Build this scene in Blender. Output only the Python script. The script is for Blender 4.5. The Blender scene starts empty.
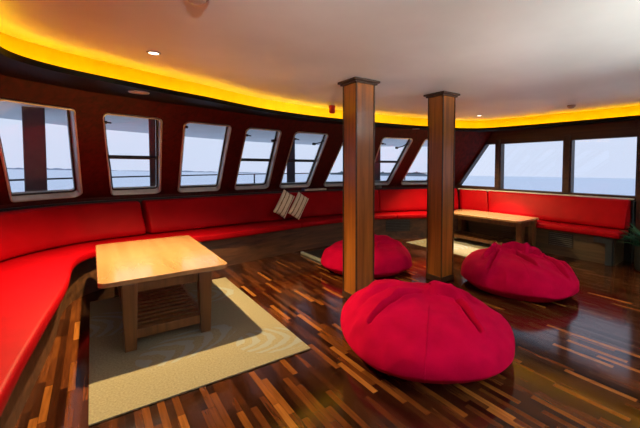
import bpy, math, random
from mathutils import Vector, Matrix, noise
random.seed(7)
scn = bpy.context.scene
COL = scn.collection
PI = math.pi

# ------------------------------------------------------------------ camera
F_PX, CX, CY = 354.59, 360.0, 182.0
YAW, PITCH, ROLL = math.radians(37.082), math.radians(2.422), -0.002
EYE = 1.3
Fw = Vector((math.sin(YAW)*math.cos(PITCH), math.cos(YAW)*math.cos(PITCH), -math.sin(PITCH)))
Rt0 = Vector((math.cos(YAW), -math.sin(YAW), 0)); Up0 = Rt0.cross(Fw)
Rt = Rt0*math.cos(ROLL) - Up0*math.sin(ROLL); Up = Rt0*math.sin(ROLL) + Up0*math.cos(ROLL)
cam_d = bpy.data.cameras.new('camera'); cam = bpy.data.objects.new('camera', cam_d); COL.objects.link(cam)
cam_d.sensor_width = 36; cam_d.lens = F_PX/640*36
cam_d.shift_x = -(CX-320)/640; cam_d.shift_y = -(214-CY)/640
cam_d.clip_end = 6000; cam_d.clip_start = 0.02
M = Matrix.Identity(4)
for i in range(3):
    M[i][0] = Rt[i]; M[i][1] = Up[i]; M[i][2] = -Fw[i]
M[2][3] = EYE
cam.matrix_world = M
scn.camera = cam
scn.view_settings.view_transform = 'Standard'; scn.view_settings.look = 'None'
scn.view_settings.gamma = 1; scn.view_settings.use_curve_mapping = False
scn.view_settings.exposure = 0.0

# ------------------------------------------------------------------ materials
def newmat(name):
    m = bpy.data.materials.new(name); m.use_nodes = True
    nt = m.node_tree; b = nt.nodes['Principled BSDF']
    return m, nt, b
def N(nt, t, **kw):
    n = nt.nodes.new(t)
    for k, v in kw.items(): setattr(n, k, v)
    return n
def ramp(nt, fac, stops):
    r = N(nt, 'ShaderNodeValToRGB'); nt.links.new(fac, r.inputs[0])
    e = r.color_ramp.elements
    while len(e) < len(stops): e.new(0.5)
    for i, (p, c) in enumerate(stops):
        e[i].position = p; e[i].color = (*c, 1)
    return r.outputs[0]
def mixc(nt, fac, a, b, mode='MIX'):
    n = N(nt, 'ShaderNodeMix', data_type='RGBA', blend_type=mode)
    for s, v in ((n.inputs[0], fac), (n.inputs[6], a), (n.inputs[7], b)):
        if hasattr(v, 'links') or hasattr(v, 'is_output'): nt.links.new(v, s)
        elif isinstance(v, tuple): s.default_value = (*v, 1)
        else: s.default_value = v
    return n.outputs[2]
def math_(nt, op, a, b=None, c=None):
    n = N(nt, 'ShaderNodeMath', operation=op)
    for s, v in zip(n.inputs, (a, b, c)):
        if v is None: continue
        if hasattr(v, 'is_output'): nt.links.new(v, s)
        else: s.default_value = v
    return n.outputs[0]
def bump(nt, b, h, strength=.2, dist=.01):
    n = N(nt, 'ShaderNodeBump'); n.inputs['Strength'].default_value = strength; n.inputs['Distance'].default_value = dist
    nt.links.new(h, n.inputs['Height']); nt.links.new(n.outputs[0], b.inputs['Normal'])
def plain(name, col, rough=.5, metal=0.0, spec=.5, var=.06, scale=12, bmp=0, bscale=80, coat=0, sheen=0):
    m, nt, b = newmat(name)
    tc = N(nt, 'ShaderNodeTexCoord'); nz = N(nt, 'ShaderNodeTexNoise'); nz.inputs['Scale'].default_value = scale
    nz.inputs['Detail'].default_value = 4
    nt.links.new(tc.outputs['Object'], nz.inputs['Vector'])
    lo = tuple(max(0, c*(1-var*2)) for c in col); hi = tuple(min(1, c*(1+var*2)) for c in col)
    nt.links.new(ramp(nt, nz.outputs[0], [(.3, lo), (.7, hi)]), b.inputs['Base Color'])
    b.inputs['Roughness'].default_value = rough; b.inputs['Metallic'].default_value = metal
    b.inputs['Specular IOR Level'].default_value = spec
    b.inputs['Coat Weight'].default_value = coat
    if sheen: b.inputs['Sheen Weight'].default_value = sheen
    if bmp:
        n2 = N(nt, 'ShaderNodeTexNoise'); n2.inputs['Scale'].default_value = bscale; n2.inputs['Detail'].default_value = 3
        nt.links.new(tc.outputs['Object'], n2.inputs['Vector']); bump(nt, b, n2.outputs[0], bmp, .004)
    return m
def wood(name, dark, light, axis='z', rough=.35, scale=1.0, spec=.5, coat=0.0, lo=.3, hi=.72):
    m, nt, b = newmat(name)
    tc = N(nt, 'ShaderNodeTexCoord'); mp = N(nt, 'ShaderNodeMapping')
    s = {'x': (1.2, 22, 22), 'y': (22, 1.2, 22), 'z': (22, 22, 1.2)}[axis]
    mp.inputs['Scale'].default_value = tuple(v*scale for v in s)
    nt.links.new(tc.outputs['Object'], mp.inputs['Vector'])
    nz = N(nt, 'ShaderNodeTexNoise'); nz.inputs['Scale'].default_value = 1.6; nz.inputs['Detail'].default_value = 6; nz.inputs['Distortion'].default_value = .6
    nt.links.new(mp.outputs[0], nz.inputs['Vector'])
    nt.links.new(ramp(nt, nz.outputs[0], [(lo, dark), (hi, light)]), b.inputs['Base Color'])
    b.inputs['Roughness'].default_value = rough; b.inputs['Specular IOR Level'].default_value = spec
    b.inputs['Coat Weight'].default_value = coat; b.inputs['Coat Roughness'].default_value = .1
    bump(nt, b, nz.outputs[0], .04, .003)
    return m
def emis(name, col, st):
    m, nt, b = newmat(name)
    b.inputs['Base Color'].default_value = (*col, 1)
    b.inputs['Emission Color'].default_value = (*col, 1); b.inputs['Emission Strength'].default_value = st
    return m

def floor_mat():
    m, nt, b = newmat('parquet')
    tc = N(nt, 'ShaderNodeTexCoord'); sp = N(nt, 'ShaderNodeSeparateXYZ'); nt.links.new(tc.outputs['Object'], sp.inputs[0])
    W_, L_ = .036, .38
    row = math_(nt, 'FLOOR', math_(nt, 'DIVIDE', sp.outputs[0], W_))
    wn = N(nt, 'ShaderNodeTexWhiteNoise', noise_dimensions='1D'); nt.links.new(row, wn.inputs['W'])
    yy = math_(nt, 'ADD', math_(nt, 'DIVIDE', sp.outputs[1], L_), math_(nt, 'MULTIPLY', wn.outputs['Value'], 7.3))
    cell = math_(nt, 'FLOOR', yy)
    cv = N(nt, 'ShaderNodeCombineXYZ'); nt.links.new(row, cv.inputs[0]); nt.links.new(cell, cv.inputs[1])
    w2 = N(nt, 'ShaderNodeTexWhiteNoise', noise_dimensions='2D'); nt.links.new(cv.outputs[0], w2.inputs['Vector'])
    c = ramp(nt, w2.outputs['Value'], [(0, (.014, .004, .002)), (.35, (.035, .010, .004)), (.62, (.07, .019, .006)), (.87, (.105, .030, .007)), (.95, (.19, .062, .013)), (1, (.30, .11, .024))])
    # grain
    mp = N(nt, 'ShaderNodeMapping'); mp.inputs['Scale'].default_value = (40, 2.5, 1); nt.links.new(tc.outputs['Object'], mp.inputs['Vector'])
    nz = N(nt, 'ShaderNodeTexNoise'); nz.inputs['Scale'].default_value = 2; nz.inputs['Detail'].default_value = 5; nt.links.new(mp.outputs[0], nz.inputs['Vector'])
    g = ramp(nt, nz.outputs[0], [(.3, (.6, .6, .6)), (.7, (1.15, 1.15, 1.15))])
    c = mixc(nt, 1.0, c, g, 'MULTIPLY')
    # joints
    fx = math_(nt, 'FRACT', math_(nt, 'DIVIDE', sp.outputs[0], W_)); fy = math_(nt, 'FRACT', yy)
    jx = math_(nt, 'LESS_THAN', fx, .035); jy = math_(nt, 'LESS_THAN', fy, .007)
    j = math_(nt, 'MAXIMUM', jx, jy)
    c = mixc(nt, math_(nt, 'MULTIPLY', j, .7), c, (.01, .004, .002))
    nt.links.new(c, b.inputs['Base Color'])
    n3 = N(nt, 'ShaderNodeTexNoise'); n3.inputs['Scale'].default_value = 5; nt.links.new(tc.outputs['Object'], n3.inputs['Vector'])
    rg = N(nt, 'ShaderNodeMapRange'); rg.inputs[3].default_value = .07; rg.inputs[4].default_value = .17; nt.links.new(n3.outputs[0], rg.inputs[0])
    nt.links.new(rg.outputs[0], b.inputs['Roughness'])
    b.inputs['Specular IOR Level'].default_value = .5
    bump(nt, b, math_(nt, 'SUBTRACT', math_(nt, 'MULTIPLY', w2.outputs['Value'], .3), j), .05, .001)
    return m

def rug_mat():
    m, nt, b = newmat('rug_weave')
    tc = N(nt, 'ShaderNodeTexCoord'); P = tc.outputs['Object']
    w1 = N(nt, 'ShaderNodeTexWave', bands_direction='Y'); w1.inputs['Scale'].default_value = 38; w1.inputs['Distortion'].default_value = 1.5
    nt.links.new(P, w1.inputs['Vector'])
    nz = N(nt, 'ShaderNodeTexNoise'); nz.inputs['Scale'].default_value = 90; nt.links.new(P, nz.inputs['Vector'])
    base = mixc(nt, w1.outputs['Fac'], (.155, .138, .095), (.265, .235, .165))
    base = mixc(nt, 1.0, base, ramp(nt, nz.outputs[0], [(.3, (.75, .75, .75)), (.7, (1.15, 1.15, 1.15))]), 'MULTIPLY')
    # swirls: leaf-like groups of concentric strokes at places on the rug
    tot = None
    for (cx, cy, sx, sy, an) in ((.60, .60, .42, .22, .35), (1.10, .28, .30, .22, -.5), (.15, 1.35, .28, .3, .2), (.95, 1.55, .32, .26, -.3)):
        mp = N(nt, 'ShaderNodeMapping', vector_type='TEXTURE'); mp.inputs['Location'].default_value = (cx, cy, 0)
        mp.inputs['Rotation'].default_value = (0, 0, an); mp.inputs['Scale'].default_value = (sx, sy, 1)
        nt.links.new(P, mp.inputs['Vector'])
        s = N(nt, 'ShaderNodeSeparateXYZ'); nt.links.new(mp.outputs[0], s.inputs[0])
        r2 = math_(nt, 'ADD', math_(nt, 'MULTIPLY', s.outputs[0], s.outputs[0]), math_(nt, 'MULTIPLY', s.outputs[1], s.outputs[1]))
        off = math_(nt, 'ADD', s.outputs[0], math_(nt, 'MULTIPLY', math_(nt, 'MULTIPLY', s.outputs[1], s.outputs[1]), .9))
        nn = N(nt, 'ShaderNodeTexNoise'); nn.inputs['Scale'].default_value = 2.5; nt.links.new(mp.outputs[0], nn.inputs['Vector'])
        band = math_(nt, 'SINE', math_(nt, 'ADD', math_(nt, 'MULTIPLY', off, 17), math_(nt, 'MULTIPLY', nn.outputs[0], 5)))
        mask = math_(nt, 'MULTIPLY', math_(nt, 'LESS_THAN', r2, .8), math_(nt, 'GREATER_THAN', band, .1))
        tot = mask if tot is None else math_(nt, 'MAXIMUM', tot, mask)
    c = mixc(nt, math_(nt, 'MULTIPLY', tot, .85), base, (.205, .225, .23))
    nt.links.new(c, b.inputs['Base Color']); b.inputs['Roughness'].default_value = .95; b.inputs['Specular IOR Level'].default_value = .1
    bump(nt, b, w1.outputs['Fac'], .25, .004)
    return m

M_ = {}
M_['floor'] = floor_mat(); M_['rug'] = rug_mat()
M_['wall'] = wood('dark_red_mahogany', (.028, .002, .002), (.080, .0035, .003), 'z', .5, .6, .18)
M_['wallr'] = wood('brown_walnut', (.030, .012, .008), (.085, .034, .018), 'y', .4, .6)
M_['ceil'] = plain('ceiling_paint', (.78, .83, .80), .42, 0, .3, .03, 1.5)
M_['ledge'] = plain('black_green_lacquer', (.004, .006, .005), .5, 0, .12, .1, 6)
M_['gap'] = plain('black_sill', (.010, .008, .008), .5)
M_['red'] = plain('red_leather', (.29, .0006, .004), .5, 0, .07, .05, 5, .08, 90)
M_['bag'] = plain('crimson_canvas', (.41, .0008, .036), .9, 0, .04, .07, 7, .25, 160, 0, .0)
M_['bench'] = wood('bench_wood', (.030, .013, .007), (.13, .055, .024), 'x', .45, .5)
M_['benchr'] = wood('bench_wood_light', (.04, .026, .012), (.105, .066, .03), 'y', .5, .5)
M_['col'] = wood('column_teak', (.15, .045, .006), (.36, .115, .017), 'z', .33, .55, .5, .15)
M_['colcap'] = wood('column_trim', (.022, .010, .006), (.06, .027, .014), 'x', .35, .6)
M_['top'] = wood('beech_top', (.27, .14, .058), (.36, .215, .105), 'y', .22, .35, .5, .5, .25, .75)
M_['tleg'] = wood('table_leg_wood', (.07, .025, .007), (.16, .062, .017), 'z', .4, .6)
M_['metal'] = plain('satin_steel', (.50, .56, .53), .28, .35, .5, .05, 8)
M_['dkmetal'] = plain('dark_metal', (.05, .055, .06), .4, .5)
M_['white'] = plain('white_paint', (.75, .78, .78), .4, 0, .5, .03, 4)
M_['sillp'] = plain('pale_sill_paint', (.50, .52, .50), .4)
M_['grey'] = plain('grey_paint', (.42, .45, .47), .5)
M_['eave'] = plain('eave_paint', (.78, .80, .82), .55, 0, .4, .03, 2)
M_['post'] = plain('brown_post_paint', (.11, .05, .045), .5)
M_['postd'] = plain('slate_post_paint', (.07, .07, .09), .5)
M_['black'] = plain('black_rubber', (.012, .012, .012), .6)
M_['bellred'] = plain('alarm_red', (.55, .01, .01), .35)
M_['leaf'] = plain('leaf_green', (.012, .065, .025), .5, 0, .4, .2, 20)
M_['pot'] = plain('dark_pot', (.004, .005, .006), .4)
M_['soil'] = plain('soil', (.03, .02, .012), .9)
M_['led'] = emis('amber_led', (1.0, .52, .004), 24); M_['amber'] = plain('painted_cove_glow', (.86, .60, .015), .5, 0, .1, .02)  # cove panel colour carries the strip's saturated yellow glow
M_['lens'] = emis('lamp_lens', (1.0, .86, .62), 10)
M_['disc'] = plain('frosted_disc', (.55, .45, .35), .4)
M_['slate'] = plain('bracket_slate', (.018, .030, .036), .4)
M_['louv'] = plain('dull_louvre', (.10, .10, .09), .5, .3)
M_['paper'] = plain('paper', (.62, .60, .52), .7)
M_['paperb'] = plain('blue_paper', (.08, .16, .40), .6)
M_['cloth'] = plain('grey_cloth', (.16, .17, .16), .9)
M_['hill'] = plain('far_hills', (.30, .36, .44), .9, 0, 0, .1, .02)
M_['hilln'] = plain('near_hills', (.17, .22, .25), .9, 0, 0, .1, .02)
M_['deck'] = plain('pale_deck', (.72, .72, .70), .6)

def glass_mat():
    m = bpy.data.materials.new('window_glass'); m.use_nodes = True; nt = m.node_tree; nt.nodes.clear()
    o = N(nt, 'ShaderNodeOutputMaterial'); mx = N(nt, 'ShaderNodeMixShader'); t = N(nt, 'ShaderNodeBsdfTransparent')
    g = N(nt, 'ShaderNodeBsdfGlossy'); g.inputs['Roughness'].default_value = .01
    lw_ = N(nt, 'ShaderNodeLayerWeight'); lw_.inputs[0].default_value = .5; pw = math_(nt, 'POWER', lw_.outputs['Facing'], 5.0); fac = math_(nt, 'ADD', math_(nt, 'MULTIPLY', pw, .9), .035)
    t.inputs[0].default_value = (.95, .97, 1, 1)
    nt.links.new(fac, mx.inputs[0]); nt.links.new(t.outputs[0], mx.inputs[1]); nt.links.new(g.outputs[0], mx.inputs[2]); nt.links.new(mx.outputs[0], o.inputs[0])
    return m
M_['glass'] = glass_mat()
def pillow_mat():
    m, nt, b = newmat('striped_cream_fabric')
    tc = N(nt, 'ShaderNodeTexCoord'); s = N(nt, 'ShaderNodeSeparateXYZ'); nt.links.new(tc.outputs['Object'], s.inputs[0])
    nz = N(nt, 'ShaderNodeTexNoise'); nz.inputs['Scale'].default_value = 60; nt.links.new(tc.outputs['Object'], nz.inputs['Vector'])
    a = math_(nt, 'SINE', math_(nt, 'ADD', math_(nt, 'MULTIPLY', s.outputs[0], 95), math_(nt, 'MULTIPLY', nz.outputs[0], 2)))
    c = ramp(nt, a, [(.0, (.74, .68, .50)), (.62, (.82, .76, .58)), (.8, (.22, .16, .07))])
    nt.links.new(c, b.inputs['Base Color']); b.inputs['Roughness'].default_value = .9
    return m
M_['pillow'] = pillow_mat()
def sea_mat():
    m, nt, b = newmat('sea_water')
    tc = N(nt, 'ShaderNodeTexCoord'); nz = N(nt, 'ShaderNodeTexNoise'); nz.inputs['Scale'].default_value = .25; nz.inputs['Detail'].default_value = 6
    nt.links.new(tc.outputs['Object'], nz.inputs['Vector'])
    nt.links.new(ramp(nt, nz.outputs[0], [(.3, (.74, .80, .86)), (.7, (.80, .86, .92))]), b.inputs['Base Color'])
    b.inputs['Roughness'].default_value = .5
    bump(nt, b, nz.outputs[0], .4, .5)
    return m
M_['sea'] = sea_mat()

# ------------------------------------------------------------------ object helpers
def link(name, verts, faces, mat, parent=None, smooth=False, loc=None, rot=None, bev=0, seg=2):
    me = bpy.data.meshes.new(name); me.from_pydata([tuple(v) for v in verts], [], faces); me.update()
    import bmesh
    bm = bmesh.new(); bm.from_mesh(me); bmesh.ops.remove_doubles(bm, verts=bm.verts, dist=1e-6)
    bmesh.ops.recalc_face_normals(bm, faces=bm.faces); bm.to_mesh(me); bm.free()
    o = bpy.data.objects.new(name, me); COL.objects.link(o)
    ms = mat if isinstance(mat, (list, tuple)) else [mat]
    for mm in ms: me.materials.append(mm)
    if smooth:
        for p in me.polygons: p.use_smooth = True
    if loc is not None: o.location = loc
    if rot is not None: o.rotation_euler = rot
    if bev:
        md = o.modifiers.new('bevel', 'BEVEL'); md.width = bev; md.segments = seg; md.limit_method = 'ANGLE'; md.angle_limit = math.radians(40)
    if parent: o.parent = parent
    return o
class MB:
    def __init__(s): s.v = []; s.f = []
    def add(s, v, f):
        n = len(s.v); s.v += [tuple(p) for p in v]; s.f += [tuple(i+n for i in q) for q in f]; return s
    def box(s, x0, x1, y0, y1, z0, z1, M=None):
        v = [Vector((x, y, z)) for z in (z0, z1) for x, y in ((x0, y0), (x1, y0), (x1, y1), (x0, y1))]
        if M: v = [M @ p for p in v]
        return s.add(v, [(3, 2, 1, 0), (4, 5, 6, 7), (0, 1, 5, 4), (1, 2, 6, 5), (2, 3, 7, 6), (3, 0, 4, 7)])
    def prism(s, poly, z0, z1):
        n = len(poly); v = [(x, y, z0) for x, y in poly]+[(x, y, z1) for x, y in poly]
        return s.add(v, [tuple(range(n))[::-1], tuple(range(n, 2*n))]+[(i, (i+1) % n, n+(i+1) % n, n+i) for i in range(n)])
    def loft(s, rings, closed_ring=True, caps=True):
        n = len(rings[0]); v = [p for r in rings for p in r]; f = []
        for i in range(len(rings)-1):
            for j in range(n if closed_ring else n-1):
                k = (j+1) % n; f.append((i*n+j, i*n+k, (i+1)*n+k, (i+1)*n+j))
        if caps and closed_ring: f += [tuple(range(n))[::-1], tuple((len(rings)-1)*n+j for j in range(n))]
        return s.add(v, f)
    def tube(s, a, b, r, n=8, r2=None):
        a = Vector(a); b = Vector(b); d = (b-a).normalized(); u = d.orthogonal().normalized(); w = d.cross(u)
        r2 = r if r2 is None else r2
        return s.loft([[p+(u*math.cos(2*PI*k/n)+w*math.sin(2*PI*k/n))*q for k in range(n)] for p, q in ((a, r), (b, r2))])
    def path(s, pts, r, n=8):
        pts = [Vector(p) for p in pts]; rings = []
        for i, p in enumerate(pts):
            d = (pts[min(i+1, len(pts)-1)]-pts[max(i-1, 0)]).normalized()
            u = d.cross(Vector((0, 0, 1)));
            if u.length < .1: u = d.cross(Vector((1, 0, 0)))
            u.normalize(); w = u.cross(d)
            rings.append([p+(u*math.cos(2*PI*k/n)+w*math.sin(2*PI*k/n))*r for k in range(n)])
        return s.loft(rings)
    def lathe(s, prof, c=(0, 0, 0), n=32):
        c = Vector(c)
        return s.loft([[c+Vector((r*math.cos(2*PI*k/n), r*math.sin(2*PI*k/n), z)) for k in range(n)] for r, z in prof])
    def build(s, name, mat, parent=None, **kw): return link(name, s.v, s.f, mat, parent, **kw)
def struct(o): o['kind'] = 'structure'; return o
def tag(o, label, cat, group=None, kind=None):
    o['label'] = label; o['category'] = cat
    if group: o['group'] = group
    if kind: o['kind'] = kind
    return o
def empty(name, loc=(0, 0, 0), rz=0):
    o = bpy.data.objects.new(name, None); COL.objects.link(o); o.location = loc; o.rotation_euler = (0, 0, rz); o.empty_display_size = .1; return o
def copy_tree(o, parent=None):
    c = o.copy(); COL.objects.link(c)
    if parent: c.parent = parent
    for ch in [k for k in bpy.data.objects if k.parent == o]: copy_tree(ch, c)
    return c

def cr(P, s):
    """Catmull-Rom through list P at parameter s (0..len-1)"""
    n = len(P); s = min(max(s, 0), n-1-1e-9); i = int(s); t = s-i
    g = lambda k: Vector(P[min(max(k, 0), n-1)])
    a, b, c, d = g(i-1), g(i), g(i+1), g(i+2)
    return .5*((2*b)+(c-a)*t+(2*a-5*b+4*c-d)*t*t+(3*b-a-3*c+d)*t**3)

# ------------------------------------------------------------------ curves of the hull in plan
ZS, ZT, ZC = .93, 1.95, 2.13
S = [(-1.22, -2.3), (-1.2, 1.5), (-1.15, 3.4), (-1.0, 4.2), (-.75, 4.7), (-.4, 5.03), (.1, 5.25), (1.2, 5.38), (2, 5.45), (3.3, 5.42), (4.3, 5.25), (5.1, 5.0), (5.95, 4.62)]
T = [(-1.12, -2.3), (-1.05, 1.2), (-.95, 2.6), (-.8, 3.1), (-.5, 3.55), (-.15, 3.8), (.2, 3.95), (1.1, 4.22), (2, 4.45), (3.1, 4.52), (4.1, 4.42), (5.0, 4.18), (5.95, 3.78)]
# window parameters below were measured with the first two knots of each list left out
OFF = 2
def lin(P, s):
    s = min(max(s, 0), len(P)-1-1e-9); i = int(s); t = s-i
    return Vector(P[i])*(1-t)+Vector(P[i+1])*t
def surf(s, t, off=0.0):
    a = lin(S, s)*.5+cr(S, s)*.5; b = lin(T, s)*.5+cr(T, s)*.5
    q = min(t, 1.0); p = a*(1-q)+b*q; p = Vector((p.x, p.y, ZS+(ZT-ZS)*t))
    if off: p = p+snorm(s, t)*off
    return p
def snorm(s, t):   # pointing outwards (away from the room)
    e = .02
    ds = surf(s+e, t)-surf(s-e, t); dt = surf(s, t+e)-surf(s, t-e)
    n = ds.cross(dt).normalized()
    return -n if n.z < 0 and abs(n.z) > .3 else n
def chk():
    n = snorm(8.0, .5); return n
# outward is +y and up on the raked wall (top nearer to us): make sure
def snorm(s, t):
    e = .02
    s = min(max(s, .05), len(S)-1.05)
    ds = surf(s+e, t)-surf(s-e, t); dt = surf(s, t+e)-surf(s, t-e)
    n = dt.cross(ds).normalized()
    c = Vector((2.4, 1.0, 1.2))-surf(s, t)
    return -n if n.dot(c) > 0 else n

TB, TT = .03, .855
# (s at top-left, top-right, bottom-right, bottom-left)
WIN = [(1.85, 3.17, 3.58, 2.27), (3.75, 4.45, 4.55, 4.05), (4.7, 5.3, 5.35, 4.75), (5.55, 6.1, 6.2, 5.65), (6.3, 6.8, 6.75, 6.35), (7.1, 7.62, 7.55, 6.97), (7.8, 8.45, 8.35, 7.83), (8.72, 9.32, 9.33, 8.65)]
WIN = [tuple(v+OFF for v in w) for w in WIN]
WIN[0] = (3.87, 5.21, 5.64, 4.33); WIN[1] = (5.80, 6.46, 6.56, 6.08)
RC = .055
_ec = {}
def edge_s(w, side, k):
    """surface parameter of a straight window edge at relative height k"""
    key = (w, side, round(k, 4))
    if key in _ec: return _ec[key]
    sb, st = (w[2], w[1]) if side else (w[3], w[0])
    tg = surf(sb, TB)*(1-k)+surf(st, TT)*k; t = TB+(TT-TB)*k; c = sb+(st-sb)*k; lo, hi = c-.4, c+.4
    for _ in range(26):
        a, b = lo+(hi-lo)/3, hi-(hi-lo)/3
        if (surf(a, t)-tg).length < (surf(b, t)-tg).length: hi = b
        else: lo = a
    _ec[key] = (lo+hi)/2
    return _ec[key]
def wedges(w, t):
    """left and right s of the window hole at height t, with rounded corners"""
    k = (t-TB)/(TT-TB)
    l = edge_s(w, 0, k); r = edge_s(w, 1, k)
    h = (surf((l+r)/2, TT)-surf((l+r)/2, TB)).length
    wd = (surf(r, t)-surf(l, t)).length
    d = min(k, 1-k)*h
    if d < RC:
        ins = RC-math.sqrt(max(0, RC*RC-(RC-d)**2)); ds = ins*(r-l)/wd; l += ds; r -= ds
    return l, r
# rows of t
rows = sorted(set([TB+(TT-TB)*k for k in (0, .004, .014, .03, .05, .1, .2, .35, .5, .65, .8, .9, .95, .97, .986, .996, 1)]))
def wall_sheet(off):
    mb = MB(); nS = len(S)-1
    def strip(fl, fr, ts, n):
        vv = []; ff = []
        for t in ts:
            l, r = fl(t), fr(t)
            for j in range(n+1): vv.append(surf(l+(r-l)*j/n, t, off))
        for i in range(len(ts)-1):
            for j in range(n): a = i*(n+1)+j; ff.append((a, a+1, a+n+2, a+n+1))
        mb.add(vv, ff)
    strip(lambda t: 0, lambda t: nS, [0, TB], 140)
    strip(lambda t: 0, lambda t: nS, [TT, .93, 1.0, 1.09, 1.176], 140)
    edges = [(lambda t: 0)]
    for w in WIN: edges += [(lambda t, w=w: wedges(w, t)[0]), (lambda t, w=w: wedges(w, t)[1])]
    edges.append(lambda t: nS)
    for k in range(0, len(edges), 2): strip(edges[k], edges[k+1], rows, 34 if k == 0 else 6)
    return mb
inner = wall_sheet(0.0)
# below the sill the wall drops straight to the floor
n = 140; vv = []; ff = []
for j in range(n+1):
    p = surf(j/n*(len(S)-1), 0); vv += [(p.x, p.y, 0.0), (p.x, p.y, ZS)]
for j in range(n): ff.append((2*j, 2*j+2, 2*j+3, 2*j+1))
inner.add(vv, ff)
outer = wall_sheet(.06)
w_front = MB(); w_front.add(inner.v, inner.f); w_front.add(outer.v, outer.f)
struct(w_front.build('wall_front', M_['wall']))

# windows of the raked wall
def rounded(cor, r, inset=0.0, n=6):
    """loop of (u,v) in metres inside a quad given by 4 2-D corners TL,TR,BR,BL; returns points"""
    out = []
    m = len(cor); c2 = []
    for i in range(m):
        p0, p1, p2 = Vector(cor[i-1]), Vector(cor[i]), Vector(cor[(i+1) % m])
        a = (p0-p1).normalized(); b = (p2-p1).normalized(); half = a.angle(b)/2
        c2.append(p1+(a+b).normalized()*(inset/math.sin(half)))
    r = max(.004, r-inset)
    for i in range(m):
        p0, p1, p2 = c2[i-1], c2[i], c2[(i+1) % m]
        a = (p0-p1).normalized(); b = (p2-p1).normalized(); half = a.angle(b)/2
        d = r/math.tan(half); c = p1+(a+b).normalized()*(r/math.sin(half))
        A = p1+a*d-c; B = p1+b*d-c
        ang = A.angle_signed(B)
        for k in range(n+1):
            t = -ang*k/n; out.append(c+Vector((A.x*math.cos(t)-A.y*math.sin(t), A.x*math.sin(t)+A.y*math.cos(t))))
    k_ = n+1; dense = []
    for i in range(m):
        arc = out[i*k_:(i+1)*k_]; nxt = out[((i+1) % m)*k_]; dense += arc+[arc[-1].lerp(nxt, q/8) for q in range(1, 8)]
    return dense
OPEN = {1: 1, 3: 1, 4: 1, 6: 1}
for wi, w in enumerate(WIN):
    P3 = [surf(w[0], TT), surf(w[1], TT), surf(w[2], TB), surf(w[3], TB)]
    sm = (w[0]+w[1]+w[2]+w[3])/4; c0 = surf(sm, (TB+TT)/2); nrm = snorm(sm, .45)
    if wi == 0: c0 = sum(P3, Vector())/4
    ux = (P3[1]-P3[0]+P3[2]-P3[3]); ux = (ux-nrm*ux.dot(nrm)).normalized(); uy = nrm.cross(ux)
    if uy.z < 0: uy = -uy
    cor = [((p-c0).dot(ux), (p-c0).dot(uy)) for p in P3]
    curv = [(p-c0).dot(nrm) for p in P3]
    def wpos(q, dn):    # local 2-D point -> world, bilinear depth of the four corners so the frame sits in the wall
        b = (q[1]-(cor[2][1]+cor[3][1])/2)/((cor[0][1]+cor[1][1])/2-(cor[2][1]+cor[3][1])/2)
        for _ in range(2):
            x0 = cor[3][0]+(cor[0][0]-cor[3][0])*b; x1 = cor[2][0]+(cor[1][0]-cor[2][0])*b; a = (q[0]-x0)/(x1-x0)
            yl = cor[3][1]+(cor[2][1]-cor[3][1])*a; yh = cor[0][1]+(cor[1][1]-cor[0][1])*a; b = (q[1]-yl)/(yh-yl)
        l = edge_s(w, 0, b); r = edge_s(w, 1, b)
        return surf(l+(r-l)*a, TB+(TT-TB)*b)+nrm*dn
    def ring(ins, dn): return [wpos(q, dn) for q in rounded(cor, RC, ins)]
    rings = [ring(-.008, .004), ring(-.007, -.012), ring(.007, -.014), ring(.012, -.004), ring(.016, .055), ring(.03, .058), ring(.03, .085), ring(-.006, .085)]
    mb = MB(); mb.loft(rings+[rings[0]], True, False)
    fr = mb.build('window_%d' % (wi+1), M_['metal'], smooth=False); struct(fr)
    # rubber seal and pane
    mb = MB(); a = [ring(.017, .050), ring(.032, .050), ring(.032, .062), ring(.017, .062)]; mb.loft(a+[a[0]], True, False)
    mb.build('rubber_seal', M_['black'], fr)
    if wi not in OPEN:
        g = ring(.028, .070); mb = MB(); mb.add(g, [tuple(range(len(g)))]); g2 = ring(.028, .075); mb.add(g2, [tuple(range(len(g2)))])
        mb.build('glass_pane', M_['glass'], fr)
    else:
        # two lights divided by a dark mid rail
        lp = rounded(cor, RC, .024); hinge = max(q[1] for q in lp); low = min(q[1] for q in lp); ym = low+(hinge-low)*.47
        kx = lambda y, r: (cor[3][0]+(cor[0][0]-cor[3][0])*(y-cor[3][1])/(cor[0][1]-cor[3][1])+.02) if not r else (cor[2][0]+(cor[1][0]-cor[2][0])*(y-cor[2][1])/(cor[1][1]-cor[2][1])-.02)
        mb = MB(); mb.loft([[wpos((kx(ym, r), ym+a), .045+b_) for a, b_ in ((-.012, 0), (.012, 0), (.012, .035), (-.012, .035))] for r in (0, 1)]); mb.build('mid_rail', M_['dkmetal'], fr)
        g = ring(.028, .070); mb = MB(); mb.add(g, [tuple(range(len(g)))]); g2 = ring(.028, .075); mb.add(g2, [tuple(range(len(g2)))]); mb.build('glass_pane', M_['glass'], fr)
        # stay arm on the right side, from the frame up high to the sash
        xr = max(q[0] for q in lp)-.035; y_f = hinge-.13
        a0 = wpos((xr-.01, y_f), .03); a1 = wpos((xr-.09, y_f-.07), .045); a2 = wpos((xr-.17, y_f-.085), .035)
        mb = MB(); mb.path([a0, a0.lerp(a1, .6)+uy*-.012, a1, a2], .009); mb.tube(a2-ux*.022, a2+ux*.022, .02, 12); mb.tube(a0-ux*.0, a0+ux*.03, .016, 10)
        mb.build('stay_arm', M_['dkmetal'], fr)
        xl = min(q[0] for q in lp)+.05
        b0 = wpos((xl, y_f), .03); b1 = wpos((xl+.06, y_f-.02), .045)
        mb = MB(); mb.path([b0, b1], .008); mb.tube(b0-ux*.03, b0+ux*.0, .015, 10); mb.build('stay_arm', M_['dkmetal'], fr)

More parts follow.
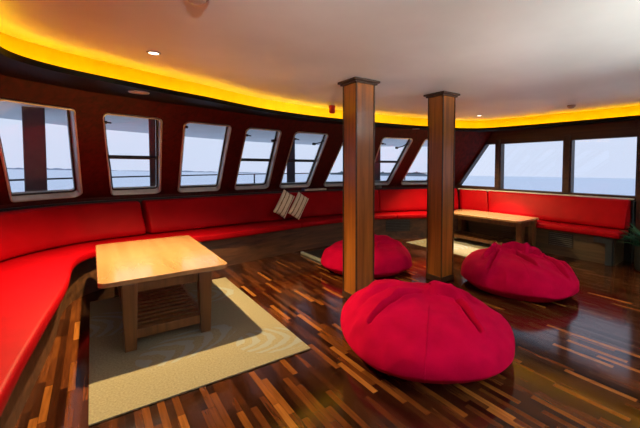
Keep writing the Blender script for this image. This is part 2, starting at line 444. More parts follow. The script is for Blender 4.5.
# ------------------------------------------------------------------ floor, ceiling, other walls
XR = 5.95; XL = -1.22; YB = -2.3
fl = [(XL, YB), (XR, YB), (XR, 4.62)] + [tuple(surf(s, 0).xy) for s in [k*.25 for k in range(47, 7, -1)]] + [(-1.2, 1.5)]
mb = MB(); mb.prism(fl, -.06, 0.0); struct(mb.build('floor', M_['floor']))
cl = [(-1.15, YB), (XR+.1, YB), (XR+.1, 3.6)] + [tuple(surf(s, 1.176).xy) for s in [k*.25 for k in range(47, 7, -1)]] + [(-1.1, 1.3)]
mb = MB(); mb.prism(cl, ZC, ZC+.06); struct(mb.build('ceiling', M_['ceil']))
# left wall behind the camera side is part of the curved wall; back wall with a wide glazed opening
def wall_with_holes(name, mat, axis, pos, u0, u1, z0, z1, holes, th=.1, topcut=None):
    """axis 'x': plane x=pos running along y (u). holes = [(ua,ub,za,zb)]"""
    us = sorted(set([u0, u1]+[h[0] for h in holes]+[h[1] for h in holes])); zs = sorted(set([z0, z1]+[h[2] for h in holes]+[h[3] for h in holes]))
    mb = MB()
    for i in range(len(us)-1):
        for j in range(len(zs)-1):
            uc = (us[i]+us[i+1])/2; zc = (zs[j]+zs[j+1])/2
            if any(h[0] < uc < h[1] and h[2] < zc < h[3] for h in holes): continue
            if axis == 'x': mb.box(pos, pos+th, us[i], us[i+1], zs[j], zs[j+1])
            else: mb.box(us[i], us[i+1], pos-th, pos, zs[j], zs[j+1])
    return struct(mb.build(name, mat))
def pane_x(name, y0, y1, z0, z1, x=XR, fw=.022, proj=.03):
    mb = MB(); d = x-.012
    mb.box(d, x+.1, y0, y0+fw, z0, z1); mb.box(d, x+.1, y1-fw, y1, z0, z1)
    mb.box(d, x+.1, y0+fw, y1-fw, z0, z0+fw); mb.box(d, x+.1, y0+fw, y1-fw, z1-fw, z1)
    f = struct(mb.build(name, M_['colcap']))
    mb = MB(); mb.box(x+.05, x+.056, y0+fw-.004, y1-fw+.004, z0+fw-.004, z1-fw+.004); mb.build('glass_pane', M_['glass'], f)
    return f
Z0, Z1 = .885, 1.745
# right wall: flat part with two wide windows; the triangular light sits where the raked wall leans in
ywall = lambda z: 4.62 if z <= ZS else 4.62-(z-ZS)/(ZT-ZS)*.84
holes = [(1.575, 2.44, Z0, Z1), (2.525, 3.63, Z0, Z1), (-.1, 1.40, Z0, Z1), (-1.8, -.25, Z0, Z1)]
wall_with_holes('wall_right', M_['wallr'], 'x', XR, YB, 3.71, 0, ZC, holes)
pane_x('window_9', 2.525, 3.63, Z0, Z1); pane_x('window_10', 1.575, 2.44, Z0, Z1)
pane_x('window_11', -.1, 1.40, Z0, Z1); pane_x('window_12', -1.8, -.25, Z0, Z1)  # both added out of view to bring in more daylight
# aft triangular piece of wall, opening and window
tri = [(3.71, Z0+.03), (4.575, Z0+.03), (3.93, Z1), (3.71, Z1)]           # opening (y,z)
mb = MB()
def plate(poly, x0, x1):
    n = len(poly); mb.add([(x0, y, z) for y, z in poly]+[(x1, y, z) for y, z in poly], [tuple(range(n)), tuple(range(n, 2*n))[::-1]]+[(i, (i+1) % n, n+(i+1) % n, n+i) for i in range(n)])
plate([(3.71, 0), (4.62, 0), (4.62, ZS-.0), (4.575, Z0+.03), (3.71, Z0+.03)], XR, XR+.1)
plate([(3.93, Z1), (4.575, Z0+.03), (4.66, Z0+.03), (4.62, ZS+.02), (ywall(2.13), ZC), (3.71, ZC), (3.71, Z1)], XR, XR+.1)
struct(mb.build('wall_right_corner', M_['wallr']))
mb = MB(); r_o = [Vector(q) for q in tri]; r_i = []
for i in range(4):
    p0, p1, p2 = r_o[i-1], r_o[i], r_o[(i+1) % 4]; a = (p0-p1).normalized(); b_ = (p2-p1).normalized(); h_ = a.angle(b_)/2
    r_i.append(p1+(a+b_).normalized()*(.018/math.sin(h_)))
rings = [[Vector((x, q.x, q.y)) for q in L] for x, L in ((XR-.012, r_o), (XR-.012, r_i), (XR+.1, r_i), (XR+.1, r_o))]
mb.loft(rings+[rings[0]], True, False); tw = struct(mb.build('window_13', M_['colcap']))
mb = MB(); mb.add([(XR+.05, q.x, q.y) for q in r_i], [(0, 1, 2, 3)]); mb.build('glass_pane', M_['glass'], tw)
# back wall
wall_with_holes('wall_back', M_['wallr'], 'y', YB, XL-.1, XR+.1, 0, ZC, [])
# post covers and mid trims of the right wall
mb = MB(); mb.box(XR-.03, XR, 3.63, 3.71, .9, 1.80); struct(mb.build('trim_1', M_['colcap'], bev=.004))
mb = MB(); mb.box(XR-.03, XR, 2.44, 2.525, .9, 1.80); struct(mb.build('trim_2', M_['colcap'], bev=.004))
mb = MB(); mb.box(XR-.07, XR, 1.42, 1.565, 0, 1.93); struct(mb.build('trim_3', M_['wallr'], bev=.004))
# pale sill under the right windows
mb = MB(); mb.box(XR-.085, XR-.001, 1.6, 4.5, .855, .876); struct(mb.build('trim_4', M_['sillp'], bev=.004))

# ledge with lip, carrying the amber strip
LP = [(-.6, -2.3), (-.5, 1.5), (-.42, 2.6), (-.38, 2.95), (-.21, 3.17), (.07, 3.34), (.49, 3.53), (.95, 3.72), (1.48, 3.97), (2.0, 4.13), (2.6, 4.20), (3.5, 4.20), (4.5, 4.08), (5.09, 3.93), (5.45, 3.70), (5.58, 3.3), (5.64, 2.69), (5.72, 1.6), (5.78, -2.3)]
def offs(P, d, n):
    """sample curve and push it d metres outwards"""
    out = []
    for k in range(n+1):
        s = k/n*(len(P)-1); p = cr(P, s); t = (cr(P, min(s+.02, len(P)-1))-cr(P, max(s-.02, 0))).normalized()
        q = Vector((-t.y, t.x))
        out.append(p+q*d)
    return out
nL = 180
l0 = offs(LP, 0, nL); l1 = offs(LP, .018, nL)
# outer boundary paired by nearest wall point
wallpts = [surf(k/200*(len(S)-1), 1.0).xy for k in range(201)] + [Vector((XR, 3.78-k*.05)) for k in range(1, 122)]
def pair(P, fn):
    out = []; last = 0
    for i, p in enumerate(P):
        j = min(range(last, len(wallpts)), key=lambda q: (wallpts[q]-p).length); last = j; out.append(wallpts[j])
    return out
lw = pair(l0, None); lw[0] = Vector((-1.12, -2.3)); lw[-1] = Vector((XR, -2.3))
rings = []
for a, b_, c in zip(l0, l1, lw):
    rings.append([Vector((c.x, c.y, 1.945)), Vector((a.x, a.y, 1.945)), Vector((a.x, a.y, 1.985)), Vector((b_.x, b_.y, 1.985)), Vector((b_.x, b_.y, 1.965)), Vector((c.x, c.y, 1.965))])
mb = MB(); mb.loft(rings); struct(mb.build('trim_5', M_['ledge']))
ls = offs(LP, .022, nL)
mb = MB(); mb.loft([[Vector((p.x, p.y, 1.966)), Vector((p.x, p.y, 1.978)), Vector((q.x, q.y, 1.978)), Vector((q.x, q.y, 1.966))] for p, q in zip(ls, offs(LP, .036, nL))])
tag(mb.build('light_strip', M_['led']), 'glowing amber light strip lying on the dark ledge around the ceiling', 'light strip')

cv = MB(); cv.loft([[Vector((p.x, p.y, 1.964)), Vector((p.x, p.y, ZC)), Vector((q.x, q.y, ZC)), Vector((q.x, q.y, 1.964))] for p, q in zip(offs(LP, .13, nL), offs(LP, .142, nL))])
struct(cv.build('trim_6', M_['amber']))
# ------------------------------------------------------------------ benches
FE = [(-.38, -2.0), (-.335, .6), (-.285, 1.86), (-.24, 2.5), (-.17, 3.33), (-.145, 4.1), (.02, 4.47), (.40, 4.60), (1.36, 4.62), (2.0, 4.72), (2.69, 4.83), (3.35, 4.85), (3.95, 4.78), (4.6, 4.46), (5.05, 4.18), (5.38, 3.90)]
BE = [(-1.16, -2.0), (-1.14, .6), (-1.13, 1.9), (-1.11, 2.6), (-1.05, 3.55), (-.86, 4.43), (-.42, 4.96), (.12, 5.2), (1.2, 5.33), (2, 5.40), (2.75, 5.40), (3.35, 5.37), (4.2, 5.20), (4.85, 5.0), (5.35, 4.80), (5.88, 4.55)]
def frameAt(s, FEl=FE, BEl=BE):
    f = cr(FEl, s); b_ = cr(BEl, s); d = (f-b_); L = d.length; return b_, d/L, L
def strip_obj(name, mat, parent, s0, s1, prof, n, gap=.006, rnd=.02, FEl=FE, BEl=BE, smooth=True):
    """loft a closed profile (function of L) between params; ends are rounded in"""
    rings = []
    ss = [s0+(s1-s0)*k/n for k in range(n+1)]
    ds_len = (cr(FEl, s1)-cr(FEl, s0)).length/(s1-s0) if s1 > s0 else 1
    e = rnd/max(ds_len, .2); g = gap/max(ds_len, .2)
    ss = [s0+g, s0+g+e*.15, s0+g+e*.5, s0+g+e]+[s for s in ss[1:-1] if s0+g+e*1.5 < s < s1-g-e*1.5]+[s1-g-e, s1-g-e*.5, s1-g-e*.15, s1-g]
    for i, s in enumerate(ss):
        b_, d, L = frameAt(s, FEl, BEl); P = prof(L)
        k = min(i, len(ss)-1-i); shrink = {0: 1.0, 1: .45, 2: .12}.get(k, 0)*rnd
        cx = sum(p[0] for p in P)/len(P); cz = sum(p[1] for p in P)/len(P)
        r = []
        for (u, z) in P:
            v = Vector((u-cx, z-cz)); l = v.length
            v = v*max(0, (l-shrink)/l) if l > 0 else v
            r.append(Vector((b_.x+d.x*(cx+v.x), b_.y+d.y*(cx+v.x), cz+v.y)))
        rings.append(r)
    mb = MB(); mb.loft(rings)
    return mb.build(name, mat, parent, smooth=smooth)
def rr(pts, r=.03, n=4):
    """round the corners of a closed 2-D polygon"""
    out = []
    for i in range(len(pts)):
        p0, p1, p2 = Vector(pts[i-1]), Vector(pts[i]), Vector(pts[(i+1) % len(pts)])
        a = (p0-p1); b_ = (p2-p1); q = min(r, a.length*.45, b_.length*.45); a = p1+a.normalized()*q; b_ = p1+b_.normalized()*q
        for k in range(n+1):
            t = k/n; out.append(tuple(a*(1-t)**2+p1*2*t*(1-t)+b_*t*t))
    return out
ZB, ZSE = .375, .455
seat_prof = lambda L: rr([(.06, ZB), (L, ZB), (L+.006, (ZB+ZSE)/2), (L-.002, ZSE), (L*.6, ZSE+.008), (.06, ZSE-.002)], .032)
def back_prof(zt):
    return lambda L: rr([(.0, ZSE+.012), (.24, ZSE+.012), (.245, ZSE+.07), (.19, ZSE+.22), (.115, zt-.02), (.085, zt), (.0, zt)], .03)
base_prof = lambda L: [(.0, .0), (L-.09, .0), (L-.09, ZB-.002), (.0, ZB-.002)]
bf = empty('corner_banquette', (.3, 5.0, 0)); bf_off = bf
tag(bf, 'long curved red padded bench running under the raked front windows and down the left side', 'bench')
def par(o, root):
    o.parent = root; o.matrix_parent_inverse = root_inv(root); return o
def root_inv(root):
    return (Matrix.Translation(root.location) @ Matrix.Rotation(root.rotation_euler.z, 4, 'Z')).inverted()
parts = []
parts.append(strip_obj('base_panel', M_['bench'], None, 0, 15, base_prof, 120, 0, .0001, smooth=False))
for a, b_ in ((0, 1.2), (1.2, 9.75), (9.75, 12.55), (12.55, 15)):
    parts.append(strip_obj('seat_cushion', M_['red'], None, a, b_, seat_prof, int(14*(b_-a)), .0015, .012))
for a, b_ in ((0, 1.2), (1.2, 7.32), (7.36, 12.18), (12.18, 15)):
    parts.append(strip_obj('back_cushion', M_['red'], None, a, b_, back_prof(.875), int(14*(b_-a)), .004, .02))
# black backing board and cap behind the back cushions
parts.append(strip_obj('backing_board', M_['gap'], None, 0, 15, lambda L: [(-.03, ZSE), (-.002, ZSE), (-.002, .895), (-.045, .895), (-.045, .3), (-.03, .3)], 120, 0, .0001, smooth=False))
for p in parts: par(p, bf)
# louvred vents set in the base
def vent(name, root, c, d, w, h, col):
    """c centre on the face, d outward direction in plan"""
    t = Vector((-d.y, d.x)); X = Matrix(((t.x, d.x, 0, c[0]), (t.y, d.y, 0, c[1]), (0, 0, 1, c[2]), (0, 0, 0, 1)))
    mb = MB(); mb.box(-w/2, w/2, .0, .006, -h/2, h/2, X); v = mb.build(name, M_['black'], None); par(v, root)
    mb = MB(); nn = int(h/.028)
    for k in range(nn):
        z = -h/2+(k+.5)*h/nn; mb.box(-w/2+.012, w/2-.012, .006, .014, z-.004, z+.003, X)
    o = mb.build('louvre', col, None); o.parent = v; o.matrix_parent_inverse = root_inv(root) if False else Matrix.Identity(4)
    return v
def vent_at(root, s, w, h, z, col):
    b_, d, L = frameAt(s); p = b_+d*(L-.088); vent('vent_grille', root, (p.x, p.y, z), d, w, h, col)
vent_at(bf, 12.6, .45, .20, .24, M_['dkmetal']); 

br = empty('straight_banquette', (5.6, 2.8, 0))
tag(br, 'straight red padded bench under the wide side windows with louvred wooden base', 'bench')
FR = [(5.39, 3.86), (5.39, 3.1), (5.39, 2.35), (5.39, 1.60)]; BR = [(5.87, 4.46), (5.88, 3.4), (5.88, 2.4), (5.88, 1.62)]
rp = []
rp.append(strip_obj('base_panel', M_['benchr'], None, 0.02, 2.86, base_prof, 12, 0, .0001, FR, BR, smooth=False))
rp.append(strip_obj('seat_cushion', M_['red'], None, 0, 3, seat_prof, 24, .004, .03, FR, BR))
rp.append(strip_obj('back_cushion', M_['red'], None, 0, .62, back_prof(.862), 10, .004, .02, FR, BR))
rp.append(strip_obj('back_cushion', M_['red'], None, .62, 3, back_prof(.862), 20, .004, .03, FR, BR))
rp.append(strip_obj('backing_board', M_['gap'], None, 0.0, 3, lambda L: [(-.03, .0), (-.002, .0), (-.002, .835), (-.03, .835)], 6, 0, .0001, FR, BR, smooth=False))
for p in rp: par(p, br)
def vent_r(y, w, h, z): vent('vent_grille', br, (5.39+.087, y, z), Vector((-1, 0)), w, h, M_['louv'])
vent_r(2.35, .34, .2, .24); vent_r(3.3, .4, .2, .24)
mb = MB(); mb.box(5.415, 5.47, 1.68, 1.76, 0, .370); mb.box(5.415, 5.47, 1.76, 1.90, .29, .370); par(mb.build('bracket_leg', M_['slate'], bev=.003), br)
mb = MB(); mb.box(5.86, 5.94, 1.582, 1.602, .0, .84); par(mb.build('end_panel', M_['slate'], bev=.003), br)

# ------------------------------------------------------------------ columns
def column(x0, x1, y0, y1, label):
    cx, cy = (x0+x1)/2, (y0+y1)/2; r = empty('square_column', (cx, cy, 0)); hx, hy = (x1-x0)/2, (y1-y0)/2
    tag(r, label, 'column', 'wooden columns')
    MB().box(-hx, hx, -hy, hy, .0, ZC-.001).build('shaft', M_['col'], r, bev=.006)
    mb = MB()
    for z0, z1, g in ((ZC-.022, ZC-.001, .045), (ZC-.040, ZC-.022, .026)):
        mb.box(-hx-g, hx+g, -hy-g, hy+g, z0, z1)
    mb.build('capital', M_['colcap'], r, bev=.004)
    for sx in (-1, 1):
        for sy in (-1, 1):
            w = .012; MB().box(sx*hx-w/2+sx*.0015, sx*hx+w/2+sx*.0015, sy*hy-w/2+sy*.0015, sy*hy+w/2+sy*.0015, .06, ZC-.04).build('corner_bead', M_['colcap'], r)
    g = .012; MB().box(-hx-g, hx+g, -hy-g, hy+g, 0, .06).build('plinth', M_['colcap'], r, bev=.004)
    return r
column(1.99, 2.20, 2.69, 2.90, 'square teak column in front, behind the nearest bean bag')
column(3.105, 3.30, 2.59, 2.80, 'square teak column farther right, standing between two bean bags')

# ------------------------------------------------------------------ tables
def rounded_rect(x0, x1, y0, y1, r, n=6):
    out = []
    for cx, cy, a0 in ((x1-r, y1-r, 0), (x0+r, y1-r, PI/2), (x0+r, y0+r, PI), (x1-r, y0+r, 1.5*PI)):
        for k in range(n+1): a = a0+PI/2*k/n; out.append((cx+r*math.cos(a), cy+r*math.sin(a)))
    return out
def table(x0, x1, y0, y1, label):
    cx, cy = (x0+x1)/2, (y0+y1)/2; hx, hy = (x1-x0)/2, (y1-y0)/2
    r = empty('coffee_table', (cx, cy, 0)); tag(r, label, 'table', 'low wooden tables')
    z1 = .525; th = .036
    MB().prism(rounded_rect(-hx, hx, -hy, hy, .055), z1-th, z1).build('tabletop', M_['top'], r, bev=.007, seg=3)
    lx, ly = hx-min(.18, hx*.42), hy-.055
    for sx in (-1, 1):
        for sy in (-1, 1):
            X, Y = sx*lx, sy*ly; a, b_ = .048, .036
            rings = [[Vector((X+dx*q, Y+dy*q, z)) for dx, dy in ((-1, -1), (1, -1), (1, 1), (-1, 1))] for z, q in ((.012, b_), (z1-th-.001, a))]
            MB().loft(rings).build('leg', M_['tleg'], r, bev=.004)
    mb = MB()
    for sy in (-1, 1): mb.box(-lx+.042, lx-.042, sy*ly-.012, sy*ly+.012, z1-th-.075, z1-th-.002)
    for sx in (-1, 1): mb.box(sx*lx-.012, sx*lx+.012, -ly+.042, ly-.042, z1-th-.075, z1-th-.002)
    mb.build('apron', M_['tleg'], r, bev=.003)
    sh = MB()
    for sy in (-1, 1): sh.box(-lx+.03, lx-.03, sy*(ly)-.016, sy*ly+.016, .085, .150)
    for sx in (-1, 1): sh.box(sx*lx-.014, sx*lx+.014, -ly+.03, ly-.03, .085, .130)
    so = sh.build('shelf_frame', M_['tleg'], r, bev=.003)
    nn = 15
    for k in range(nn):
        y = -ly+.05+(2*ly-.1)*k/(nn-1)
        MB().box(-lx+.012, lx-.012, y-.019, y+.019, .131, .146).build('slat', M_['tleg'], so)
    return r
TX0, TX1, TY0, TY1 = .01, .86, 2.87, 4.36
table(TX0, TX1, TY0, TY1, 'low beech-topped coffee table on the beige rug at left, nearest to the viewer')
table(4.89, 5.49, 2.66, 4.08, 'low coffee table by the side windows, partly behind the far column and bean bag')

# ------------------------------------------------------------------ rugs
def rug(x0, x1, y0, y1, label):
    r = MB().prism(rounded_rect(0, x1-x0, 0, y1-y0, .006, 2), 0.001, .011).build('area_rug', M_['rug'], loc=(x0, y0, 0), bev=.003)
    return tag(r, label, 'rug')
rug(-.045, 1.215, 2.185, 4.21, 'beige woven rug with grey swirls under the left coffee table')
rug(4.28, 5.28, 3.05, 4.35, 'beige rug under the far coffee table by the side windows')
# dark mat with a metal edge by the front bench
m = MB().box(2.50, 3.15, 4.12, 4.72, .001, .022).build('floor_mat', M_['black'])
tag(m, 'black floor mat with a metal edge between front bench and far bean bag', 'mat')
MB().box(2.455, 2.499, 4.12, 4.72, .001, .035).build('edge_strip', M_['metal'], m, bev=.006)
for o_ in (m,): pass

# ------------------------------------------------------------------ bean bags
def beanbag(cx, cy, R, H, rz, peak, folds, seed, label, lump=(), ell=(0, 0), tilt=0.0):
    r = empty('bean_bag', (cx, cy, 0), 0); tag(r, label, 'bean bag', 'crimson bean bags')
    nu, nv = 300, 170; V = []; Fc = []
    prof = []
    for j in range(nv+1):
        t = j/nv
        if t < .22:   # underside
            q = t/.22; prof.append((.80*q, 0.002+.03*q**6))
        else:
            a = (t-.22)/.78*PI/2*1.0
            # side bulge then dome
            ang = -0.55+(PI/2+.55)*((t-.22)/.78)
            rr_ = math.cos(ang); zz = math.sin(ang)
            rad = abs(rr_)**.62 if rr_ > 0 else 0
            z = .30+(.70*abs(zz)**.95 if zz > 0 else -.30*(abs(zz)/math.sin(.55))**1.3*.93)
            prof.append((rad*(1.0 if zz >= 0 else 1.0-.16*(abs(zz)/math.sin(.55))**2), z))
    # blend join
    for j in range(nv+1):
        pr, pz = prof[j]
        for i in range(nu):
            th = 2*PI*i/nu
            irr = 1+ell[0]*math.cos(2*(th-ell[1]))+.01*math.sin(2*th+seed)+.02*math.sin(3*th+2*seed)+.012*math.sin(5*th+seed*3)
            x = R*pr*math.cos(th)*irr; y = R*pr*math.sin(th)*irr
            z = pz*H*.84*(1-tilt*(x*rd.x+y*rd.y)/R*min(1, pz)) if j > nv*.22 else pz*R*.6
            top = max(0, min(1, (pz-.35)/.4)) if j > nv*.22 else 0
            px, py = peak
            # the whole dome leans towards the peak
            lean = top*(1-pr*.9)
            x += px*lean*.8; y += py*lean*.8
            d2 = ((x-px)**2+(y-py)**2)
            z += top*H*.09*math.exp(-d2/(.16*R)**2*.9)
            for (lx, ly, lw, lh) in lump:
                z += top*lh*math.exp(-(((x-lx)**2+(y-ly)**2)/lw**2)**1.7)
            for (ax, ay, bx, by, w, dep) in folds:
                A = Vector((ax, ay)); B = Vector((bx, by)); P = Vector((x, y)); AB = B-A
                t = max(0, min(1, (P-A).dot(AB)/AB.length_squared)); q = A+AB*t; side = (P-q)
                dd = side.length; sgn = 1 if AB.x*side.y-AB.y*side.x > 0 else -1
                fade = math.sin(PI*min(1, max(0, .08+.84*t)))**.6
                s_ = max(top, min(1, max(0, (pz-.08)/.2)) if j > nv*.22 else 0)
                f = math.exp(-(dd/w)**2)*dep*fade*s_
                ridge = math.exp(-((dd-1.9*w)/(1.3*w))**2)*dep*.55*fade*s_*(1 if sgn > 0 else .35)
                z += (ridge-f)
                rr2 = math.hypot(x, y) or 1
                x -= x/rr2*f*.5; y -= y/rr2*f*.5
            nzv = noise.noise(Vector((x*3.2+seed*7, y*3.2, z*4)))*.022+noise.noise(Vector((x*8, y*8+seed*5, z*9)))*.010-abs(noise.noise(Vector((x*5+seed*3, y*5, z*2.5))))*.016
            kk = min(1, max(0, (pz-.02)/.15)) if j > nv*.22 else 0
            z += nzv*kk*1.0; x += nzv*kk*.7*math.cos(th); y += nzv*kk*.7*math.sin(th)
            V.append((x, y, max(z, .001)))
    for j in range(nv):
        for i in range(nu):
            k = (i+1) % nu; Fc.append((j*nu+i, j*nu+k, (j+1)*nu+k, (j+1)*nu+i))
    b_ = link('cover', V, Fc, M_['bag'], r, smooth=True)
    # stitched side seam as raised welts: follow mesh rows
    for th_i in (int(nu*.12), int(nu*.62)):
        pts = [Vector(V[j*nu+th_i])*1.0 for j in range(int(nv*.30), int(nv*.93), 2)]
        MB().path([p+Vector((0, 0, .001)) for p in pts], .0035, 6).build('seam', M_['bag'], r, smooth=True)
    r.rotation_euler.z = rz
    return r
# folds are written in room axes relative to each bag's centre
rd = Vector((math.cos(YAW), -math.sin(YAW))); fd = Vector((math.sin(YAW), math.cos(YAW)))
def rf(u, v): p = rd*u+fd*v; return p.x, p.y
def fold(u0, v0, u1, v1, w, d): return (*rf(u0, v0), *rf(u1, v1), w, d)
ell_a = math.atan2(*reversed(rf(.75, -.66)))
beanbag(1.905, 1.745, .61, .43, 0, rf(.08, .12), [fold(-.40, -.26, -.04, .02, .014, .07), fold(.24, -.02, .28, -.38, .013, .08), fold(.05, .02, .26, -.01, .014, .055), fold(.26, .12, .38, .04, .018, .06), fold(-.45, -.02, -.22, .10, .03, .03)], 1.3,
        'largest crimson bean bag in the middle of the floor, nearest to the viewer', [(*rf(-.22, .12), .24, .035), (*rf(.17, .10), .13, .06)], (.05, ell_a), .16)
beanbag(3.64, 2.00, .56, .42, 0, rf(.02, .15), [fold(-.34, .0, -.12, .20, .016, .09), fold(-.14, .16, .22, -.04, .018, .11), fold(-.02, .02, .06, -.28, .016, .06), fold(.10, .0, .36, .10, .018, .08), fold(.26, -.06, .33, -.38, .014, .09), fold(.37, .02, .44, -.24, .014, .08), fold(-.2, .06, -.38, -.2, .016, .05)], 4.1,
        'crimson bean bag with a slumped crumpled top, right of the far column', [(*rf(.14, .16), .14, .07), (*rf(-.12, .16), .14, .045)], (.06, ell_a), .10)
beanbag(2.79, 3.55, .575, .42, 0, rf(.05, .05), [fold(.02, .2, .10, -.25, .015, .09), fold(.08, -.05, .42, .06, .016, .08), fold(.12, -.16, .42, -.10, .015, .08), fold(-.3, .0, -.1, .2, .02, .06)], 2.4,
        'crimson bean bag behind the near column, farthest to the back', [(*rf(-.1, .1), .2, .05), (*rf(.18, .1), .12, .05)], (.02, ell_a))

# ------------------------------------------------------------------ pillows
def pillow(c, roll, label):
    r = link('scatter_cushion', *pill_mesh(.215, .40, .085), M_['pillow'], smooth=True)
    tan = Vector((.99, .08, 0)).normalized(); out = Vector((.08, -.99, 0)).normalized(); up = (Vector((0, 0, 1))-out*.22).normalized(); out = tan.cross(up)
    X = Matrix.Identity(4)
    for i in range(3): X[i][0] = tan[i]; X[i][1] = up[i]; X[i][2] = out[i]; X[i][3] = c[i]
    r.matrix_world = X @ Matrix.Rotation(roll, 4, 'Z')
    return tag(r, label, 'pillow', 'striped cream pillows')
def pill_mesh(w, h, t):
    n = 18; V = []; Fc = []
    for sgn in (1, -1):
        b0 = len(V)
        for i in range(n+1):
            for j in range(n+1):
                u = -1+2*i/n; v = -1+2*j/n
                e = (1-abs(u)**3.2)*(1-abs(v)**3.2); k = 1-.05*(u*u)*(1-v*v)
                V.append((u*w/2*(1-.05*(1-abs(v))), v*h/2*(1-.04*(1-abs(u))), sgn*t/2*max(0, e)**.6))
        for i in range(n):
            for j in range(n):
                a = b0+i*(n+1)+j; Fc.append((a, a+1, a+n+2, a+n+1))
    return V, Fc
pillow((2.33, 5.0, .735), -.60, 'striped cream pillow on the front bench, the left one of the leaning pair')
pillow((2.575, 5.0, .69), -.62, 'striped cream pillow on the front bench, the right and lower of the leaning pair')

# ------------------------------------------------------------------ things on the front sill
def sill_item(name, s, w, d, h, mat, label, cat, zz=.895, rz=0):
    b_, dr, L = frameAt(s); p = b_+dr*.02; a = math.atan2(dr.y, dr.x)+PI/2+rz
    o = MB().box(-w/2, w/2, -d/2, d/2, 0, h).build(name, mat, loc=(p.x, p.y, zz), rot=(0, 0, a), bev=.002)
    tag(o, label, cat); return o
p1 = sill_item('brochure', 10.55, .42, .11, .028, M_['paper'], 'stack of pale papers on the sill left of the near column', 'papers')
MB().box(-.22, -.17, -.05, .05, -.0, .034).build('blue_cover', M_['paperb'], p1)
p2 = sill_item('brochure', 11.75, .20, .11, .02, M_['paper'], 'small pale booklet on the sill right of the near column', 'papers')
b_, dr, L = frameAt(12.2)
o = MB().lathe([(.0, 0), (.05, .0), (.062, .02), (.055, .05), (.03, .068), (.0, .07)], n=20).build('cloth_pouch', M_['cloth'], loc=(b_.x+dr.x*.02, b_.y+dr.y*.02, .896), smooth=True)
tag(o, 'small grey cloth bundle on the sill between two slanted windows', 'bundle')

# ------------------------------------------------------------------ ceiling fixtures
def downlight(x, y, label, r=.035):
    e = empty('downlight', (x, y, ZC)); tag(e, label, 'light', 'recessed ceiling lights')
    MB().lathe([(r+.012, -.001), (r+.012, -.006), (r, -.008), (r-.004, -.002)], n=28).build('trim_ring', M_['metal'], e)
    MB().lathe([(.0, -.004), (r-.004, -.004), (r-.004, -.002), (0, -.002)], n=24).build('lens', M_['lens'], e)
    return e
downlight(.38, 3.0, 'small lit recessed light in the ceiling above the left table')
downlight(4.97, 3.41, 'small lit recessed light in the ceiling at the far right corner')
def smoke(x, y, label, r=.05):
    e = empty('smoke_detector', (x, y, ZC)); tag(e, label, 'detector', 'ceiling detectors')
    MB().lathe([(r, -.001), (r, -.014), (r*.9, -.022)], n=28).build('base_ring', M_['disc'], e, smooth=False)
    MB().lathe([(r*.72, -.022), (r*.68, -.036), (r*.4, -.042), (0, -.042)], n=28).build('sensor_head', M_['disc'], e, smooth=False)
smoke(.42, 1.86, 'round detector at the top edge of the view, on the ceiling nearest to the viewer', .058)
smoke(5.13, 2.11, 'round detector on the ceiling near the side windows', .05)
def ledge_lamp(x, y, label, r=.08):
    e = empty('ledge_lamp', (x, y, 1.945)); tag(e, label, 'light', 'round ledge lamps')
    MB().lathe([(r, -.001), (r, -.008), (r-.012, -.010), (r-.014, -.004)], n=32).build('trim_ring', M_['metal'], e)
    MB().lathe([(0, -.005), (r-.012, -.005), (r-.012, -.003), (0, -.003)], n=32).build('diffuser', M_['disc'], e)
    return e
ledge_lamp(.34, 3.62, 'round flush lamp under the dark ledge above the left table')
ledge_lamp(4.35, 4.20, 'round flush lamp under the dark ledge, between column and side windows', .06)
# alarm bell hanging in the cove
e = empty('alarm_beacon', (2.62, 4.10, ZC)); tag(e, 'small red alarm beacon under the ceiling left of the near column', 'alarm')
MB().lathe([(.045, 0), (.045, -.03), (.038, -.035)], n=20).build('mount', M_['bellred'], e)
MB().lathe([(.04, -.035), (.042, -.085), (.03, -.10), (0, -.102)], n=20).build('beacon_lens', M_['bellred'], e)

# ------------------------------------------------------------------ plant
pl = empty('potted_plant', (5.53, 1.31, 0)); tag(pl, 'dark potted plant with narrow green leaves at the end of the side bench', 'plant')
MB().lathe([(.13, 0), (.15, .02), (.17, .30), (.175, .32), (.155, .32), (.15, .28), (0, .28)], n=32).build('pot', M_['pot'], pl, smooth=False)
MB().lathe([(.148, .282), (.148, .295), (0, .30)], n=24).build('soil', M_['soil'], pl)
mb = MB(); random.seed(3)
for k in range(140):
    a = random.uniform(0, 2*PI); ln = random.uniform(.25, .55); rise = random.uniform(.1, .75); x0 = random.uniform(0, .08); pts = []
    bx = Vector((x0*math.cos(a), x0*math.sin(a), .29)); d = Vector((math.cos(a), math.sin(a), 0)); sd = Vector((-d.y, d.x, 0)); w = random.uniform(.010, .02)
    L_, R_ = [], []
    for q in range(7):
        t = q/6; p = bx+d*(ln*.55*t**1.4)+Vector((0, 0, ln*rise*(t-.42*t*t*(1.4-rise*.6))*1.25)); ww = w*math.sin(PI*min(1, .12+.88*t))**.8
        L_.append(p+sd*ww); R_.append(p-sd*ww+Vector((0, 0, .004)))
    v = []; 
    for l, r_ in zip(L_, R_): v += [l, (l+r_)/2-Vector((0, 0, .004)), r_]
    mb.add(v, [(3*i+c, 3*i+c+1, 3*i+c+4, 3*i+c+3) for i in range(6) for c in (0, 1)])
mb.build('foliage', M_['leaf'], pl, smooth=True)

